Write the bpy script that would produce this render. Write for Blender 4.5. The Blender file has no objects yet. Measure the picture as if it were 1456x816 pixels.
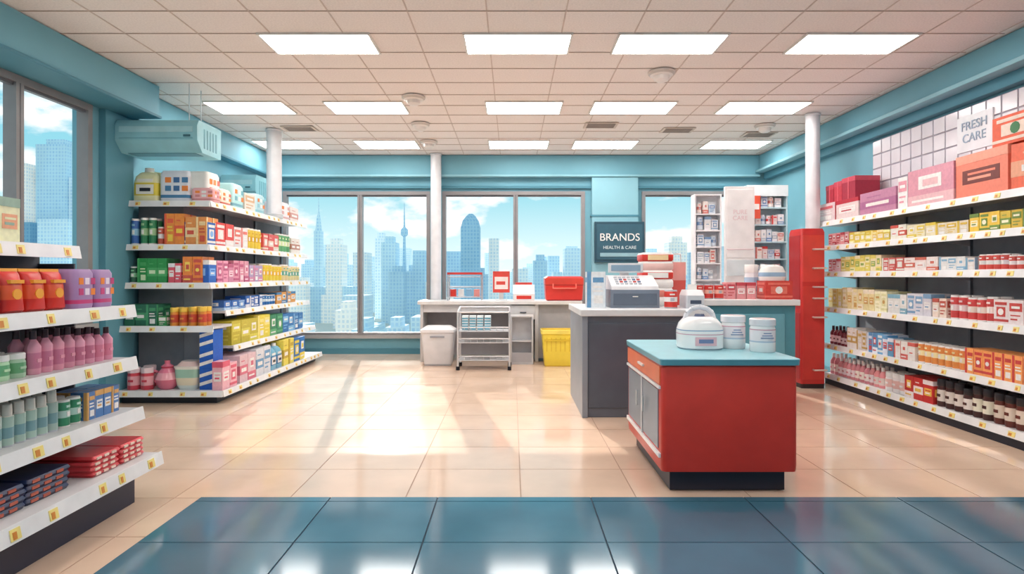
import bpy, math, random
from mathutils import Matrix, Vector
random.seed(7)
scene = bpy.context.scene
scene.view_settings.view_transform = 'Standard'

# ------------------------------------------------------------ colours / materials
def C(h):
    h = h.lstrip('#')
    o = []
    for i in (0, 2, 4):
        v = int(h[i:i+2], 16)/255.0
        o.append(v/12.92 if v <= 0.04045 else ((v+0.055)/1.055)**2.4)
    return (o[0], o[1], o[2], 1.0)

MATS = {}
LAMP = 13.0
def mat(kind):
    if kind in MATS: return MATS[kind]
    m = bpy.data.materials.new(kind + "_surface"); m.use_nodes = True
    nt = m.node_tree; N = nt.nodes; L = nt.links
    bs = N['Principled BSDF']
    if kind == 'glass':
        N.remove(bs)
        t = N.new('ShaderNodeBsdfTransparent'); g = N.new('ShaderNodeBsdfGlossy'); g.inputs['Roughness'].default_value = 0.03
        mx = N.new('ShaderNodeMixShader'); lw = N.new('ShaderNodeLayerWeight'); lw.inputs[0].default_value = .5
        pw = N.new('ShaderNodeMath'); pw.operation = 'POWER'; pw.inputs[1].default_value = 5
        ml = N.new('ShaderNodeMath'); ml.operation = 'MULTIPLY'; ml.inputs[1].default_value = .35
        L.new(lw.outputs['Facing'], pw.inputs[0]); L.new(pw.outputs[0], ml.inputs[0])
        L.new(ml.outputs[0], mx.inputs[0]); L.new(t.outputs[0], mx.inputs[1]); L.new(g.outputs[0], mx.inputs[2])
        L.new(mx.outputs[0], N['Material Output'].inputs[0]); MATS[kind] = m; return m
    if kind == 'lamp':
        bs.inputs['Base Color'].default_value = (1, 1, 1, 1)
        bs.inputs['Emission Color'].default_value = (1, 0.965, 0.93, 1)
        bs.inputs['Emission Strength'].default_value = LAMP
        MATS[kind] = m; return m
    P = dict(plas=(.34, 0), matte=(.75, 0), metal=(.3, .55), gloss=(.14, 0), floor=(.2, 0), wall=(.6, 0),
             ceil=(.85, 0), city=(.8, 0), box=(.42, 0))[kind]
    bs.inputs['Roughness'].default_value = P[0]; bs.inputs['Metallic'].default_value = P[1]
    at = N.new('ShaderNodeAttribute'); at.attribute_name = 'Col'
    tc = N.new('ShaderNodeTexCoord'); no = N.new('ShaderNodeTexNoise')
    sc, amt = dict(plas=(6, .06), matte=(5, .08), metal=(9, .06), gloss=(4, .05), floor=(2.2, .07), wall=(1.5, .05),
                   ceil=(60, .06), city=(.05, .08), box=(30, .07))[kind]
    no.inputs['Scale'].default_value = sc; no.inputs['Detail'].default_value = 3
    L.new(tc.outputs['Object'], no.inputs['Vector'])
    mr = N.new('ShaderNodeMapRange'); mr.inputs[1].default_value = .3; mr.inputs[2].default_value = .7
    mr.inputs[3].default_value = 1-amt; mr.inputs[4].default_value = 1+amt
    L.new(no.outputs[0], mr.inputs[0])
    vm = N.new('ShaderNodeVectorMath'); vm.operation = 'SCALE'
    L.new(at.outputs['Color'], vm.inputs[0]); L.new(mr.outputs[0], vm.inputs['Scale'])
    out = vm.outputs[0]
    if kind == 'city':
        br = N.new('ShaderNodeTexBrick'); br.offset = 0
        br.inputs['Scale'].default_value = 1
        br.inputs['Brick Width'].default_value = 1.5; br.inputs['Row Height'].default_value = 1.7
        br.inputs['Mortar Size'].default_value = .35; br.inputs['Mortar Smooth'].default_value = .3
        br.inputs['Color1'].default_value = (.70, .82, .92, 1); br.inputs['Color2'].default_value = (.86, .92, .97, 1)
        br.inputs['Mortar'].default_value = (1.05, 1.03, 1.0, 1)
        sp = N.new('ShaderNodeSeparateXYZ'); cb = N.new('ShaderNodeCombineXYZ'); ad = N.new('ShaderNodeMath'); ad.operation = 'ADD'
        L.new(tc.outputs['Object'], sp.inputs[0]); L.new(sp.outputs[0], ad.inputs[0]); L.new(sp.outputs[1], ad.inputs[1])
        L.new(ad.outputs[0], cb.inputs[0]); L.new(sp.outputs[2], cb.inputs[1]); L.new(cb.outputs[0], br.inputs['Vector'])
        mu = N.new('ShaderNodeVectorMath'); mu.operation = 'MULTIPLY'
        L.new(out, mu.inputs[0]); L.new(br.outputs[0], mu.inputs[1]); out = mu.outputs[0]
        bs.inputs['Emission Strength'].default_value = .25   # slight glow painted in as airlight haze on far buildings
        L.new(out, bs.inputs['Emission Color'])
    L.new(out, bs.inputs['Base Color'])
    if kind in ('floor',):
        r2 = N.new('ShaderNodeMapRange'); r2.inputs[3].default_value = .06; r2.inputs[4].default_value = .16
        L.new(no.outputs[0], r2.inputs[0]); L.new(r2.outputs[0], bs.inputs['Roughness'])
        bs.inputs['Specular IOR Level'].default_value = .85
    MATS[kind] = m
    return m

WHITE = C('f2efec'); BLACK = C('20222c'); NAVY = C('1f2540'); RED = C('d8392f')
LGREY = C('c9cacc'); DGREY = C('4d525c'); ORANGE = C('f0872f'); SILV = C('b9bdc4')

class MB:
    def __init__(s, name, kinds=('plas',)):
        s.name = name; s.v = []; s.f = []; s.c = []; s.m = []; s.kinds = []; s.M = Matrix.Identity(4); s.k = kinds[0]
    def _ki(s, k):
        k = k or s.k
        if k not in s.kinds: s.kinds.append(k)
        return s.kinds.index(k)
    def raw(s, vs, fs, cs, k=None):
        o = len(s.v); ki = s._ki(k)
        for p in vs: s.v.append(tuple(s.M @ Vector(p)))
        for f, c in zip(fs, cs):
            s.f.append([i+o for i in f]); s.c.append(c); s.m.append(ki)
    def box(s, x0, x1, y0, y1, z0, z1, c, k=None):
        vs = [(x, y, z) for z in (z0, z1) for x, y in ((x0, y0), (x1, y0), (x1, y1), (x0, y1))]
        fs = [(3, 2, 1, 0), (4, 5, 6, 7), (0, 1, 5, 4), (1, 2, 6, 5), (2, 3, 7, 6), (3, 0, 4, 7)]
        s.raw(vs, fs, [c]*6, k)
    def prism(s, pts, x0, x1, c, k=None):
        n = len(pts)
        vs = [(x0, y, z) for y, z in pts]+[(x1, y, z) for y, z in pts]
        fs = [tuple(reversed(range(n))), tuple(range(n, 2*n))]+[(i, (i+1) % n, n+(i+1) % n, n+i) for i in range(n)]
        s.raw(vs, fs, [c]*len(fs), k)
    def loft(s, lv, cx=0, cy=0, n=3, k=None):  # (z,hw,hd,r,color)
        vs = []; fs = []; cs = []
        per = 4*(n+1)
        for (z, hw, hd, r, c) in lv:
            r = max(min(r, hw, hd), .0004)
            for q, (sx, sy) in enumerate(((1, 1), (-1, 1), (-1, -1), (1, -1))):
                for i in range(n+1):
                    a = math.pi/2*(q+i/n)
                    vs.append((cx+sx*(hw-r)+r*math.cos(a), cy+sy*(hd-r)+r*math.sin(a), z))
        for l in range(len(lv)-1):
            for i in range(per):
                j = (i+1) % per
                fs.append((l*per+i, l*per+j, (l+1)*per+j, (l+1)*per+i)); cs.append(lv[l][4])
        fs.append(tuple(reversed(range(per)))); cs.append(lv[0][4])
        fs.append(tuple(range((len(lv)-1)*per, len(lv)*per))); cs.append(lv[-1][4])
        s.raw(vs, fs, cs, k)
    def cyl(s, cx, cy, z0, z1, r, c, n=4, k=None, r2=None):
        r2 = r if r2 is None else r2
        s.loft([(z0, r, r, r, c), (z1, r2, r2, r2, c)], cx, cy, n, k)
    def tube(s, a, b, r, c, k=None, n=8):
        a = Vector(a); b = Vector(b); d = (b-a).normalized()
        u = d.orthogonal().normalized(); w = d.cross(u)
        vs = [tuple(p+u*r*math.cos(2*math.pi*i/n)+w*r*math.sin(2*math.pi*i/n)) for p in (a, b) for i in range(n)]
        fs = [(i, (i+1) % n, n+(i+1) % n, n+i) for i in range(n)]+[tuple(reversed(range(n))), tuple(range(n, 2*n))]
        s.raw(vs, fs, [c]*len(fs), k)
    def path(s, pts, r, c, k=None):
        for a, b in zip(pts, pts[1:]): s.tube(a, b, r, c, k)
    def disc_y(s, cx, y, cz, r, c, t=.002, n=12, k=None):
        s.tube((cx, y, cz), (cx, y+t, cz), r, c, k, n)
    def done(s, bevel=0, parent=None):
        me = bpy.data.meshes.new(s.name)
        me.from_pydata(s.v, [], s.f)
        for k in s.kinds: me.materials.append(mat(k))
        me.polygons.foreach_set('material_index', s.m)
        ca = me.color_attributes.new('Col', 'FLOAT_COLOR', 'CORNER')
        buf = []
        for f, c in zip(s.f, s.c): buf.extend(list(c)*len(f))
        ca.data.foreach_set('color', buf)
        me.polygons.foreach_set('use_smooth', [True]*len(s.f))
        me.validate(); me.update()
        me.set_sharp_from_angle(angle=math.radians(38))
        o = bpy.data.objects.new(s.name, me); scene.collection.objects.link(o)
        if bevel:
            b = o.modifiers.new('edge_bevel', 'BEVEL'); b.width = bevel; b.segments = 2; b.limit_method = 'ANGLE'; b.angle_limit = math.radians(50)
        if parent: o.parent = parent
        return o

def text(name, body, loc, size, col, rotz=0, parent=None, ext=.003, rx=90):
    cu = bpy.data.curves.new(name, 'FONT'); cu.body = body; cu.size = size; cu.extrude = ext; cu.align_x = 'CENTER'; cu.align_y = 'CENTER'
    o = bpy.data.objects.new(name, cu); scene.collection.objects.link(o)
    o.location = loc; o.rotation_euler = (math.radians(rx), 0, math.radians(rotz))
    m = bpy.data.materials.new(name+'_ink'); m.use_nodes = True
    m.node_tree.nodes['Principled BSDF'].inputs['Base Color'].default_value = col
    cu.materials.append(m)
    if parent: o.parent = parent
    return o

# ------------------------------------------------------------ room
XL, XR, YB, YF, H = -4.7, 4.89, 11.49, -2.6, 3.8
BEI = C('e4c6ae')
fl = MB('floor', ('floor',))
fl.box(XL-.2, XR+.2, YF-.2, YB+.2, -.12, -.003, C('a98a75'), 'matte')
cols = [XL]+[-4.62+.78*i for i in range(1, 12)]+[XR]
rows = [YF]
y = 4.035-.6*11
while y < YB-.1:
    if y > YF+.05: rows.append(y)
    y += .6
rows.append(YB)
for i in range(len(cols)-1):
    for j in range(len(rows)-1):
        t = random.uniform(.975, 1.02)
        c = (BEI[0]*t, BEI[1]*t, BEI[2]*t, 1)
        fl.box(cols[i]+.004, cols[i+1]-.004, rows[j]+.004, rows[j+1]-.004, -.02, 0, c)
fl.done()
bf = MB('floor_tiles_blue', ('floor',))
bc = [-2.1, -1.22, -.5, .53, 1.56, 2.59, 3.62, 4.86]
br_ = [-2.55, -1.2, -.6, 0, .6, 1.2, 1.8, 2.4, 2.87, 3.346, 3.955, 4.035]
bf.box(-2.103, 4.863, -2.55, 4.038, .0005, .003, C('1f3c4e'), 'matte')
for i in range(7):
    for j in range(len(br_)-1):
        t = random.uniform(.96, 1.04); c = C('467287'); c = (c[0]*t, c[1]*t, c[2]*t, 1)
        bf.box(bc[i]+.005, bc[i+1]-.005, br_[j]+.004, br_[j+1]-.004, .003, .008, c)
bf.done()

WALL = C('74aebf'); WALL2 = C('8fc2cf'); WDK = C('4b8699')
def wall_with_holes(name, axis, pos, th, a0, a1, holes, z0, z1, col):
    w = MB(name, ('wall',))
    xs = sorted(set([a0, a1]+[h[0] for h in holes]+[h[1] for h in holes]))
    for p, q in zip(xs, xs[1:]):
        hh = [h for h in holes if h[0] <= p+1e-6 and h[1] >= q-1e-6]
        segs = [(z0, hh[0][2]), (hh[0][3], z1)] if hh else [(z0, z1)]
        for s0, s1 in segs:
            if axis == 'y': w.box(p, q, pos, pos+th, s0, s1, col)
            else: w.box(pos, pos+th, p, q, s0, s1, col)
    return w
W = [(-4.40, -1.57, .34, 3.12), (-1.34, 1.40, .34, 3.12), (2.49, 4.70, .34, 3.12)]
w = wall_with_holes('wall_back', 'y', YB, .2, XL-.2, XR+.2, W, 0, H, WALL); w.done()
LW = [(3.0, 6.66, .95, 3.4)]
w = wall_with_holes('wall_left', 'x', XL-.2, .2, YF, YB, LW, 0, H, WALL); w.done()
w = MB('wall_right', ('wall',)); w.box(XR, XR+.2, YF, YB, 0, H, WALL); w.done()
w = MB('wall_front', ('wall',)); w.box(XL-.2, XR+.2, YF-.2, YF, 0, H, C('dfe6e8')); w.done()

ce = MB('ceiling', ('ceil',))
CE = C('f4e9e3')
ce.box(XL-.2, XR+.2, YF-.2, YB+.2, H, H+.15, CE)
ce.done()
cg = MB('trim_ceiling_grid', ('matte',))
GC = C('d6c4ba')
xx = XL+.34
while xx < XR-.1:
    cg.box(xx-.006, xx+.006, YF+.02, YB-.2, H-.005, H, GC); xx += .69
yy = 5.67-.48*17
while yy < YB-.2:
    cg.box(XL+.02, XR-.22, yy-.006, yy+.006, H-.0065, H-.0002, C('cbb5a9')); yy += .48
cg.done()

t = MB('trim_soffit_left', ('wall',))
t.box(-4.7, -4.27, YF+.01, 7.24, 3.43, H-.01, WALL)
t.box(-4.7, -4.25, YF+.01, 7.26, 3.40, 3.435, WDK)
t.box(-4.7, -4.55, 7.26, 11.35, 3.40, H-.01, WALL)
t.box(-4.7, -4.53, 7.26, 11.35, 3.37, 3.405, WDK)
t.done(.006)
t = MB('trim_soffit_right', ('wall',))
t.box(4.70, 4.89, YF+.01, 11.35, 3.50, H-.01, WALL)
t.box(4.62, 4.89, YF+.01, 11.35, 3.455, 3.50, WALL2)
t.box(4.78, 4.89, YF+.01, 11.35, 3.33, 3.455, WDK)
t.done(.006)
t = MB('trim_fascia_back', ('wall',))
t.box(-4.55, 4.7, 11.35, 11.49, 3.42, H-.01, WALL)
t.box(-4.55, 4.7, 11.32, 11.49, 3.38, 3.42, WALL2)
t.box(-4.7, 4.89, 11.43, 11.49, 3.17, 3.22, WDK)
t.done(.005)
t = MB('trim_pilaster_back', ('wall',))
t.box(1.52, 2.40, 11.36, 11.49, 0, 3.38, C('8bbecc'))
t.box(1.50, 2.42, 11.35, 11.49, 2.62, 2.66, WDK)
t.done(.005)
t = MB('trim_pilaster_left', ('wall',))
t.box(-4.7, -4.62, 6.80, 7.3, 0, 3.40, C('5f9cae'))
t.done(.005)
t = MB('baseboard_back', ('wall',)); t.box(-4.68, 1.5, 11.46, 11.49, 0, .1, C('4a8496')); t.done()
t = MB('baseboard_left', ('wall',)); t.box(-4.7, -4.67, YF+.02, 6.75, 0, .1, C('4a8496')); t.done()
t = MB('baseboard_right', ('wall',)); t.box(4.86, 4.89, 8.9, 11.4, 0, .1, C('4a8496')); t.done()

# windows
FR = C('8d8a8c'); FD = C('5f6066')
def win(name, x0, x1, z0, z1, mull, base=None):
    m = MB(name, ('plas',)); m.M = base or Matrix.Identity(4)
    f = .07
    m.box(x0, x1, -.03, .1, z0, z0+f, FR); m.box(x0, x1, -.03, .1, z1-f, z1, FR)
    m.box(x0, x0+f, -.028, .1, z0+f, z1-f, FR); m.box(x1-f, x1, -.028, .1, z0+f, z1-f, FR)
    m.box(x0-.04, x1+.04, -.07, -.03, z0-.04, z0+.02, C('a9a8a8'))
    m.box(x0+f, x1-f, .0, .05, z1-f-.03, z1-f, FD)
    for q in mull:
        m.box(q-.045, q+.045, -.028, .1, z0+f, z1-f, FR)
        m.box(q-.006, q+.006, -.03, -.027, z0+f, z1-f, FD)
    m.raw([(x0+f, .05, z0+f), (x1-f, .05, z0+f), (x1-f, .05, z1-f), (x0+f, .05, z1-f)], [(0, 1, 2, 3)], [WHITE], 'glass')
    m.done()
Tb = Matrix.Translation((0, YB, 0))
win('window_1', W[0][0], W[0][1], .34, 3.12, [-2.92], Tb)
win('window_2', W[1][0], W[1][1], .34, 3.12, [.07], Tb)
win('window_3', W[2][0], W[2][1], .34, 3.12, [3.6], Tb)
Tl = Matrix.Translation((XL, 0, 0)) @ Matrix.Rotation(math.radians(90), 4, 'Z')
win('window_4', 3.0, 6.66, .95, 3.4, [4.4, 5.68], Tl)

# ceiling lights
def lamp(x0, x1, y0, y1):
    m = MB('ceiling_light', ('lamp',))
    m.box(x0, x1, y0, y1, H-.016, H-.010, WHITE, 'lamp')
    f = .02
    for a in ((x0-f, x1+f, y0-f, y0), (x0-f, x1+f, y1, y1+f), (x0-f, x0, y0, y1), (x1, x1+f, y0, y1)):
        m.box(a[0], a[1], a[2], a[3], H-.02, H, C('e8e2dc'), 'plas')
    m.done()
for a, b in ((-2.40, -1.37), (-.45, .56), (1.03, 2.05), (2.81, 3.86)): lamp(a, b, 5.67, 6.15)
for a, b in ((-4.07, -3.05), (-2.48, -1.46), (-.34, .66), (1.10, 2.17), (2.87, 3.95)): lamp(a, b, 7.88, 8.43)
for a, b in ((-4.4, -3.42), (-2.68, -1.66), (-.39, .62), (1.08, 2.14), (3.38, 4.40)): lamp(a, b, 10.13, 10.75)
for yy in (-1.2, 1.1, 3.3):  # unseen panels overhead and behind camera, added as fill light
    for a in (-3.2, -.5, 2.2): lamp(a, a+1.03, yy, yy+.5)

for (px, py, r) in ((-1.26, 7.65, .15), (-1.38, 9.0, .14), (-1.42, 10.2, .15), (1.68, 6.72, .15), (3.85, 9.1, .15)):
    m = MB('smoke_detector', ('plas',))
    c = C('efe6e0')
    m.loft([(H-.012, r, r, r, c), (H-.03, r, r, r, c), (H-.05, r*.85, r*.85, r, C('cfc4bc')), (H-.06, r*.6, r*.6, r, c), (H-.10, r*.55, r*.55, r, c), (H-.12, r*.35, r*.35, r, c)][::-1], px, py, 5)
    m.done()
for (px, py) in ((-3.3, 9.3), (1.35, 9.1), (2.6, 9.4), (4.0, 9.7)):
    m = MB('ceiling_vent', ('matte',))
    m.box(px-.25, px+.25, py-.16, py+.16, H-.02, H-.008, C('d7c8bd'))
    for i in range(6): m.box(px-.21, px+.21, py-.13+i*.045, py-.108+i*.045, H-.024, H-.0195, C('8f837c'))
    m.done()

def column(x, y, z0, r, ztop=H):
    m = MB('support_column', ('plas',)); c = C('e2e2e6')
    m.loft([(z0, r*1.12, r*1.12, r, LGREY), (z0+.06, r*1.12, r*1.12, r, c), (z0+.07, r, r, r, c), (ztop-.04, r, r, r, c), (ztop-.035, r*1.08, r*1.08, r, c), (ztop-.01, r*1.08, r*1.08, r, c)], x, y, 6)
    m.done()
column(-1.43, 11.24, 0, .10)
column(4.26, 8.47, 0, .095)
column(-3.74, 9.40, 2.405, .115)

# ------------------------------------------------------------ products (local: x along shelf, front -y, z up)
def p_box(m, w, d, h, c1, c2, c3=WHITE):
    m.box(-w/2, w/2, -d/2, d/2, 0, h, c1, 'box')
    e = .0025; st = random.randint(0, 5)
    for side in (0, 1, 2):
        def q(a0, a1, b0, b1, c, e=e):
            if side == 0: m.box(a0*w, a1*w, -d/2-e, -d/2, b0*h, b1*h, c, 'box')
            elif side == 1: m.box(w/2, w/2+e, a0*d, a1*d, b0*h, b1*h, c, 'box')
            else: m.box(-w/2-e, -w/2, a0*d, a1*d, b0*h, b1*h, c, 'box')
        if st == 0:
            q(-.5, .5, .28, .62, c2); q(-.32, .32, .38, .52, c3, e*1.5); q(-.3, .1, .76, .8, c2)
        elif st == 1:
            q(-.42, .42, .55, .88, c2); q(-.28, .28, .66, .76, c3, e*1.5); q(-.35, .1, .2, .26, c2); q(-.35, .3, .36, .41, c2)
        elif st == 2:
            q(-.5, .5, 0, .3, c2); q(-.25, .25, .45, .8, c3); q(-.15, .18, .52, .7, c2, e*1.5); q(-.4, .3, .12, .18, c3, e*1.5)
        elif st == 3:
            q(-.5, .5, .8, 1, c2); q(-.36, .36, .32, .64, c3); q(-.25, .2, .4, .46, c2, e*1.5); q(-.25, .28, .52, .57, c1, e*1.5)
        elif st == 4:
            q(-.5, -.3, 0, 1, c2); q(-.2, .4, .7, .84, c2); q(-.2, .3, .55, .60, c3); q(-.2, .36, .44, .49, c3); q(-.15, .35, .12, .34, c3)
        else:
            q(-.5, .5, .1, .2, c2); q(-.4, .4, .78, .9, c2); q(-.3, .3, .3, .7, c2)
            if side == 0: m.disc_y(0, -d/2-e*1.8, h*.5, min(w, h)*.2, c3, e, 10, 'box')
            else: q(-.18, .18, .4, .6, c3, e*1.5)
def p_can(m, w, d, h, c1, c2, c3=SILV):
    r = w/2*.96
    m.loft([(0, r*.9, r*.9, r, c3), (h*.03, r, r, r, c3), (h*.07, r, r, r, c1), (h*.36, r, r, r, c2), (h*.62, r, r, r, c1),
            (h*.92, r, r, r, c3), (h*.97, r*.93, r*.93, r, c3), (h, r*.93, r*.93, r, c3)])
    m.box(-r*.3, r*.3, -r*1.01, -r*.9, h*.4, h*.57, c3)
    m.box(-r*.4, r*.35, -r*1.0, -r*.85, h*.72, h*.8, c2)
def p_bottle(m, w, d, h, c1, c2, c3=WHITE):
    r = w/2*.96
    m.loft([(0, r*.9, r*.9, r, c1), (h*.03, r, r, r, c1), (h*.14, r, r, r, c2), (h*.5, r, r, r, c1), (h*.64, r, r, r, c1),
            (h*.74, r*.62, r*.62, r, c1), (h*.80, r*.4, r*.4, r, c1), (h*.81, r*.46, r*.46, r, c3), (h, r*.42, r*.42, r, c3)])
    m.box(-r*.4, r*.4, -r*1.01, -r*.85, h*.28, h*.36, c1)
def p_spray(m, w, d, h, c1, c2, c3=WHITE):
    r = w/2*.94
    m.loft([(0, r, r, r, SILV), (h*.04, r, r, r, c1), (h*.2, r, r, r, c2), (h*.45, r, r, r, c1), (h*.7, r, r, r, c3), (h*.72, r*.8, r*.8, r, c3),
            (h*.78, r*.8, r*.8, r, c3), (h*.98, r*.74, r*.74, r, c3), (h, r*.5, r*.5, r, c3)])
def p_jar(m, w, d, h, c1, c2, c3=WHITE):
    r = w/2*.95
    m.loft([(0, r*.92, r*.92, r, c1), (h*.04, r, r, r, c1), (h*.2, r, r, r, c2), (h*.62, r, r, r, c1), (h*.74, r*.9, r*.9, r, c1),
            (h*.76, r*.97, r*.97, r, c3), (h*.97, r*.97, r*.97, r, c3), (h, r*.9, r*.9, r, c3)])
    m.box(-r*.4, r*.4, -r*1.01, -r*.85, h*.36, h*.46, c1)
def p_bag(m, w, d, h, c1, c2, c3=WHITE):
    m.loft([(0, w*.46, d*.3, .02, c1), (h*.06, w*.48, d*.45, .03, c1), (h*.3, w*.46, d*.5, .05, c2), (h*.62, w*.46, d*.46, .05, c1),
            (h*.86, w*.47, d*.25, .03, c1), (h*.93, w*.49, d*.06, .01, c3), (h, w*.5, d*.04, .005, c3)], n=3)
    m.disc_y(0, -d*.505, h*.42, w*.2, c3, .02)
    m.box(-w*.3, w*.3, -d*.5, -d*.3, h*.66, h*.74, c3)
def p_jug(m, w, d, h, c1, c2, c3=WHITE):
    m.loft([(0, w*.44, d*.44, .03, c1), (h*.04, w*.48, d*.48, .04, c1), (h*.18, w*.485, d*.485, .04, c2), (h*.55, w*.48, d*.48, .04, c1),
            (h*.74, w*.44, d*.44, .05, c1), (h*.86, w*.30, d*.3, .05, c1), (h*.88, w*.17, w*.17, w*.17, c3), (h, w*.16, w*.16, w*.16, c3)])
    m.path([(w*.2, 0, h*.86), (w*.42, 0, h*.84), (w*.5, 0, h*.66), (w*.46, 0, h*.5)], w*.05, c1)
    m.box(-w*.34, w*.34, -d*.50, -d*.4, h*.22, h*.50, c3)
    m.box(-w*.2, w*.22, -d*.51, -d*.4, h*.30, h*.40, BLACK)
    m.box(-w*.3, w*.3, -d*.49, -d*.4, h*.58, h*.66, c3)
def p_pack(m, w, d, h, c1, c2, c3=WHITE):
    m.loft([(0, w*.46, d*.46, .03, c1), (h*.08, w*.5, d*.5, .04, c1), (h*.12, w*.5, d*.5, .04, c2), (h*.22, w*.5, d*.5, .04, c1),
            (h*.9, w*.5, d*.5, .04, c1), (h, w*.44, d*.44, .04, c1)])
    for i in range(3):
        for j in range(2):
            a = -.3+.28*i; b = .34+.27*j
            m.box(a*w, (a+.2)*w, -d*.507, -d*.49, b*h, (b+.17)*h, (c2, c3, ORANGE, c3)[(i+2*j) % 4])
            m.box(w*.49, w*.507, (a+.02)*d, (a+.2)*d, b*h, (b+.17)*h, (c3, c2, ORANGE, c2)[(i+2*j) % 4])
def p_stack(m, w, d, h, c1, c2, c3=WHITE):
    n = 4
    for i in range(n):
        o = random.uniform(-.01, .01); z = h*i/n
        m.loft([(z, w*.47, d*.46, .01, c1), (z+h/n*.5, w*.5, d*.49, .015, c2), (z+h/n*.98, w*.47, d*.46, .01, c1)], o, 0, 2)
        for j in range(3): m.box(o-w*.4+j*w*.27, o-w*.4+j*w*.27+w*.16, -d*.495, -d*.47, z+h/n*.3, z+h/n*.75, c3)

def jit(c, a=.10):
    t = random.uniform(1-a, 1+a*.6)
    return tuple(min(1, max(0, v*t*random.uniform(.95, 1.05))) for v in c[:3])+(1,)
def row(m, base, x0, specs, front=.04, depth=.42, xmax=99, gap=.006):
    x = x0
    for s in specs:
        fn, w, d, h, n, c1, c2 = s[:7]; c3 = s[7] if len(s) > 7 else WHITE
        i = 0; a1, a2, hh = jit(c1), jit(c2), h
        while i < n:
            if n >= 4 and i and i % random.choice((2, 3)) == 0:
                a1, a2 = jit(c1, .16), jit(c2, .16); hh = h*random.choice((1, .94, .88, 1.04))
                if fn is p_box and random.random() < .3: a1, a2 = a2, a1
            if x+w > xmax: return
            nr = max(1, min(2, int((depth-front)/(d+.01)))) if w < .3 else 1
            for r in range(nr):
                m.M = base @ Matrix.Translation((x+w/2, front+d/2+r*(d+.008), 0)) @ Matrix.Rotation(random.uniform(-.04, .04), 4, 'Z')
                fn(m, w-gap, d, hh, a1, a2, c3)
            x += w; i += 1
        x += .012
    return x

def shelf(m, x0, x1, depth, z, lip=.065, tags=True, y0=0, seed=0):
    m.box(x0, x1, y0, y0+depth, z-.03, z, C('d4d3d5'), 'plas')
    m.prism([(y0-.022, z-lip), (y0, z-lip), (y0, z+.008), (y0-.006, z+.008)][::-1], x0, x1, C('eeedee'), 'plas')
    if tags:
        x = x0+.12
        while x < x1-.12:
            wd = random.uniform(.05, .075)
            m.prism([(y0-.0245, z-lip+.014), (y0-.010, z-lip+.014), (y0-.004, z-.008), (y0-.0135, z-.008)][::-1], x, x+wd, C('f3e08a'), 'plas')
            m.prism([(y0-.0257, z-lip+.02), (y0-.02, z-lip+.02), (y0-.012, z-.022), (y0-.0198, z-.022)][::-1], x+.010, x+wd*.55, C('d98a3c'), 'plas')
            x += wd+random.uniform(.10, .34)

# ---------------- right gondola (faces -X)
def FR_(x, y, z, rot): return Matrix.Translation((x, y, z)) @ Matrix.Rotation(math.radians(rot), 4, 'Z')
RB = FR_(4.37, 8.37, 0, -90)
g = MB('pharmacy_shelving_unit', ('plas',)); g.M = RB
L = 5.2
g.box(0, L, .47, .50, 0, 2.24, C('8f939b'), 'matte')
for i in range(6):
    xq = .02+i*1.03
    g.box(xq-.015, xq+.015, .44, .47, 0, 2.24, C('7d828a'), 'metal')
RZ = [2.25, 1.91, 1.55, 1.065, .56, .15]
for i, z in enumerate(RZ):
    shelf(g, -.42 if i == 0 else 0, L, .46, z)
    if i:
        for j in range(6):
            xq = .02+j*1.03
            g.prism([(.06, z-.032), (.44, z-.1), (.44, z-.032)], xq-.008, xq+.008, LGREY, 'metal')
g.box(0, L, .012, .44, 0, .119, C('1e2232'), 'plas')
g.done()

PK = C('e9a0ae'); PALE = C('f5ece6')
def rshelf(name, zi, specs, x0=.04, front=.04):
    m = MB(name, ('plas',)); row(m, RB @ Matrix.Translation((0, 0, RZ[zi])), x0, specs, front, .44, L-.03); m.done()
rshelf('stacked_gift_boxes', 0, [
    (p_box, .60, .36, .26, 1, C('ecdcde'), C('d86a70'), WHITE), (p_box, .54, .36, .26, 1, C('ead2d6'), C('b8263a'), WHITE),
    (p_box, .74, .36, .28, 1, C('c98cab'), C('b56f95'), PALE), (p_box, .16, .3, .36, 1, WHITE, PK),
    (p_box, .70, .36, .40, 1, C('dd98a8'), C('f0c6c8'), WHITE), (p_box, .66, .36, .42, 1, C('f08c74'), C('f4a58c'), C('7d3b36')),
    (p_box, .6, .36, .40, 1, C('e96f52'), C('f2b08f'), WHITE), (p_box, .5, .36, .36, 1, C('f0e3da'), RED)], x0=-.38)
m = MB('crimson_gift_boxes', ('plas',))
m.M = RB @ Matrix.Translation((0, .24, 2.5101))
for a, b, h_, c in ((-.10, .10, .25, 'b82e40'), (.11, .30, .27, 'c53a4a'), (.31, .62, .29, 'a8243e')):
    m.box(a, b, -.16, .16, 0, h_, C(c), 'box'); q = (a+b)/2; m.box(q-.01, q+.01, -.165, .163, 0, h_+.004, C('dc6875'), 'box'); m.box(a-.002, b+.002, -.163, .162, h_-.06, h_+.002, C('c9485a'), 'box')
m.done()
m = MB('orange_carton', ('plas',)); m.M = RB @ Matrix.Translation((3.12, .22, 2.25+.425)); p_box(m, .5, .34, .26, C('e8603e'), C('f0d8c8'), C('3a7a4a')); 
m.done()
rshelf('small_medicine_boxes', 1, [
    (p_box, .10, .12, .17, 5, C('e7a3a6'), C('c7474f')), (p_box, .12, .14, .15, 7, C('efd35a'), C('f6ebb0')), (p_box, .14, .14, .17, 2, PALE, C('d6604e')),
    (p_box, .15, .14, .15, 6, C('f4ecc9'), C('e7c74c')), (p_box, .12, .14, .18, 6, C('f0cf50'), C('7f9c4c'), C('fff7d8')), (p_box, .12, .14, .17, 9, PALE, C('e2b84a'))])
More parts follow.
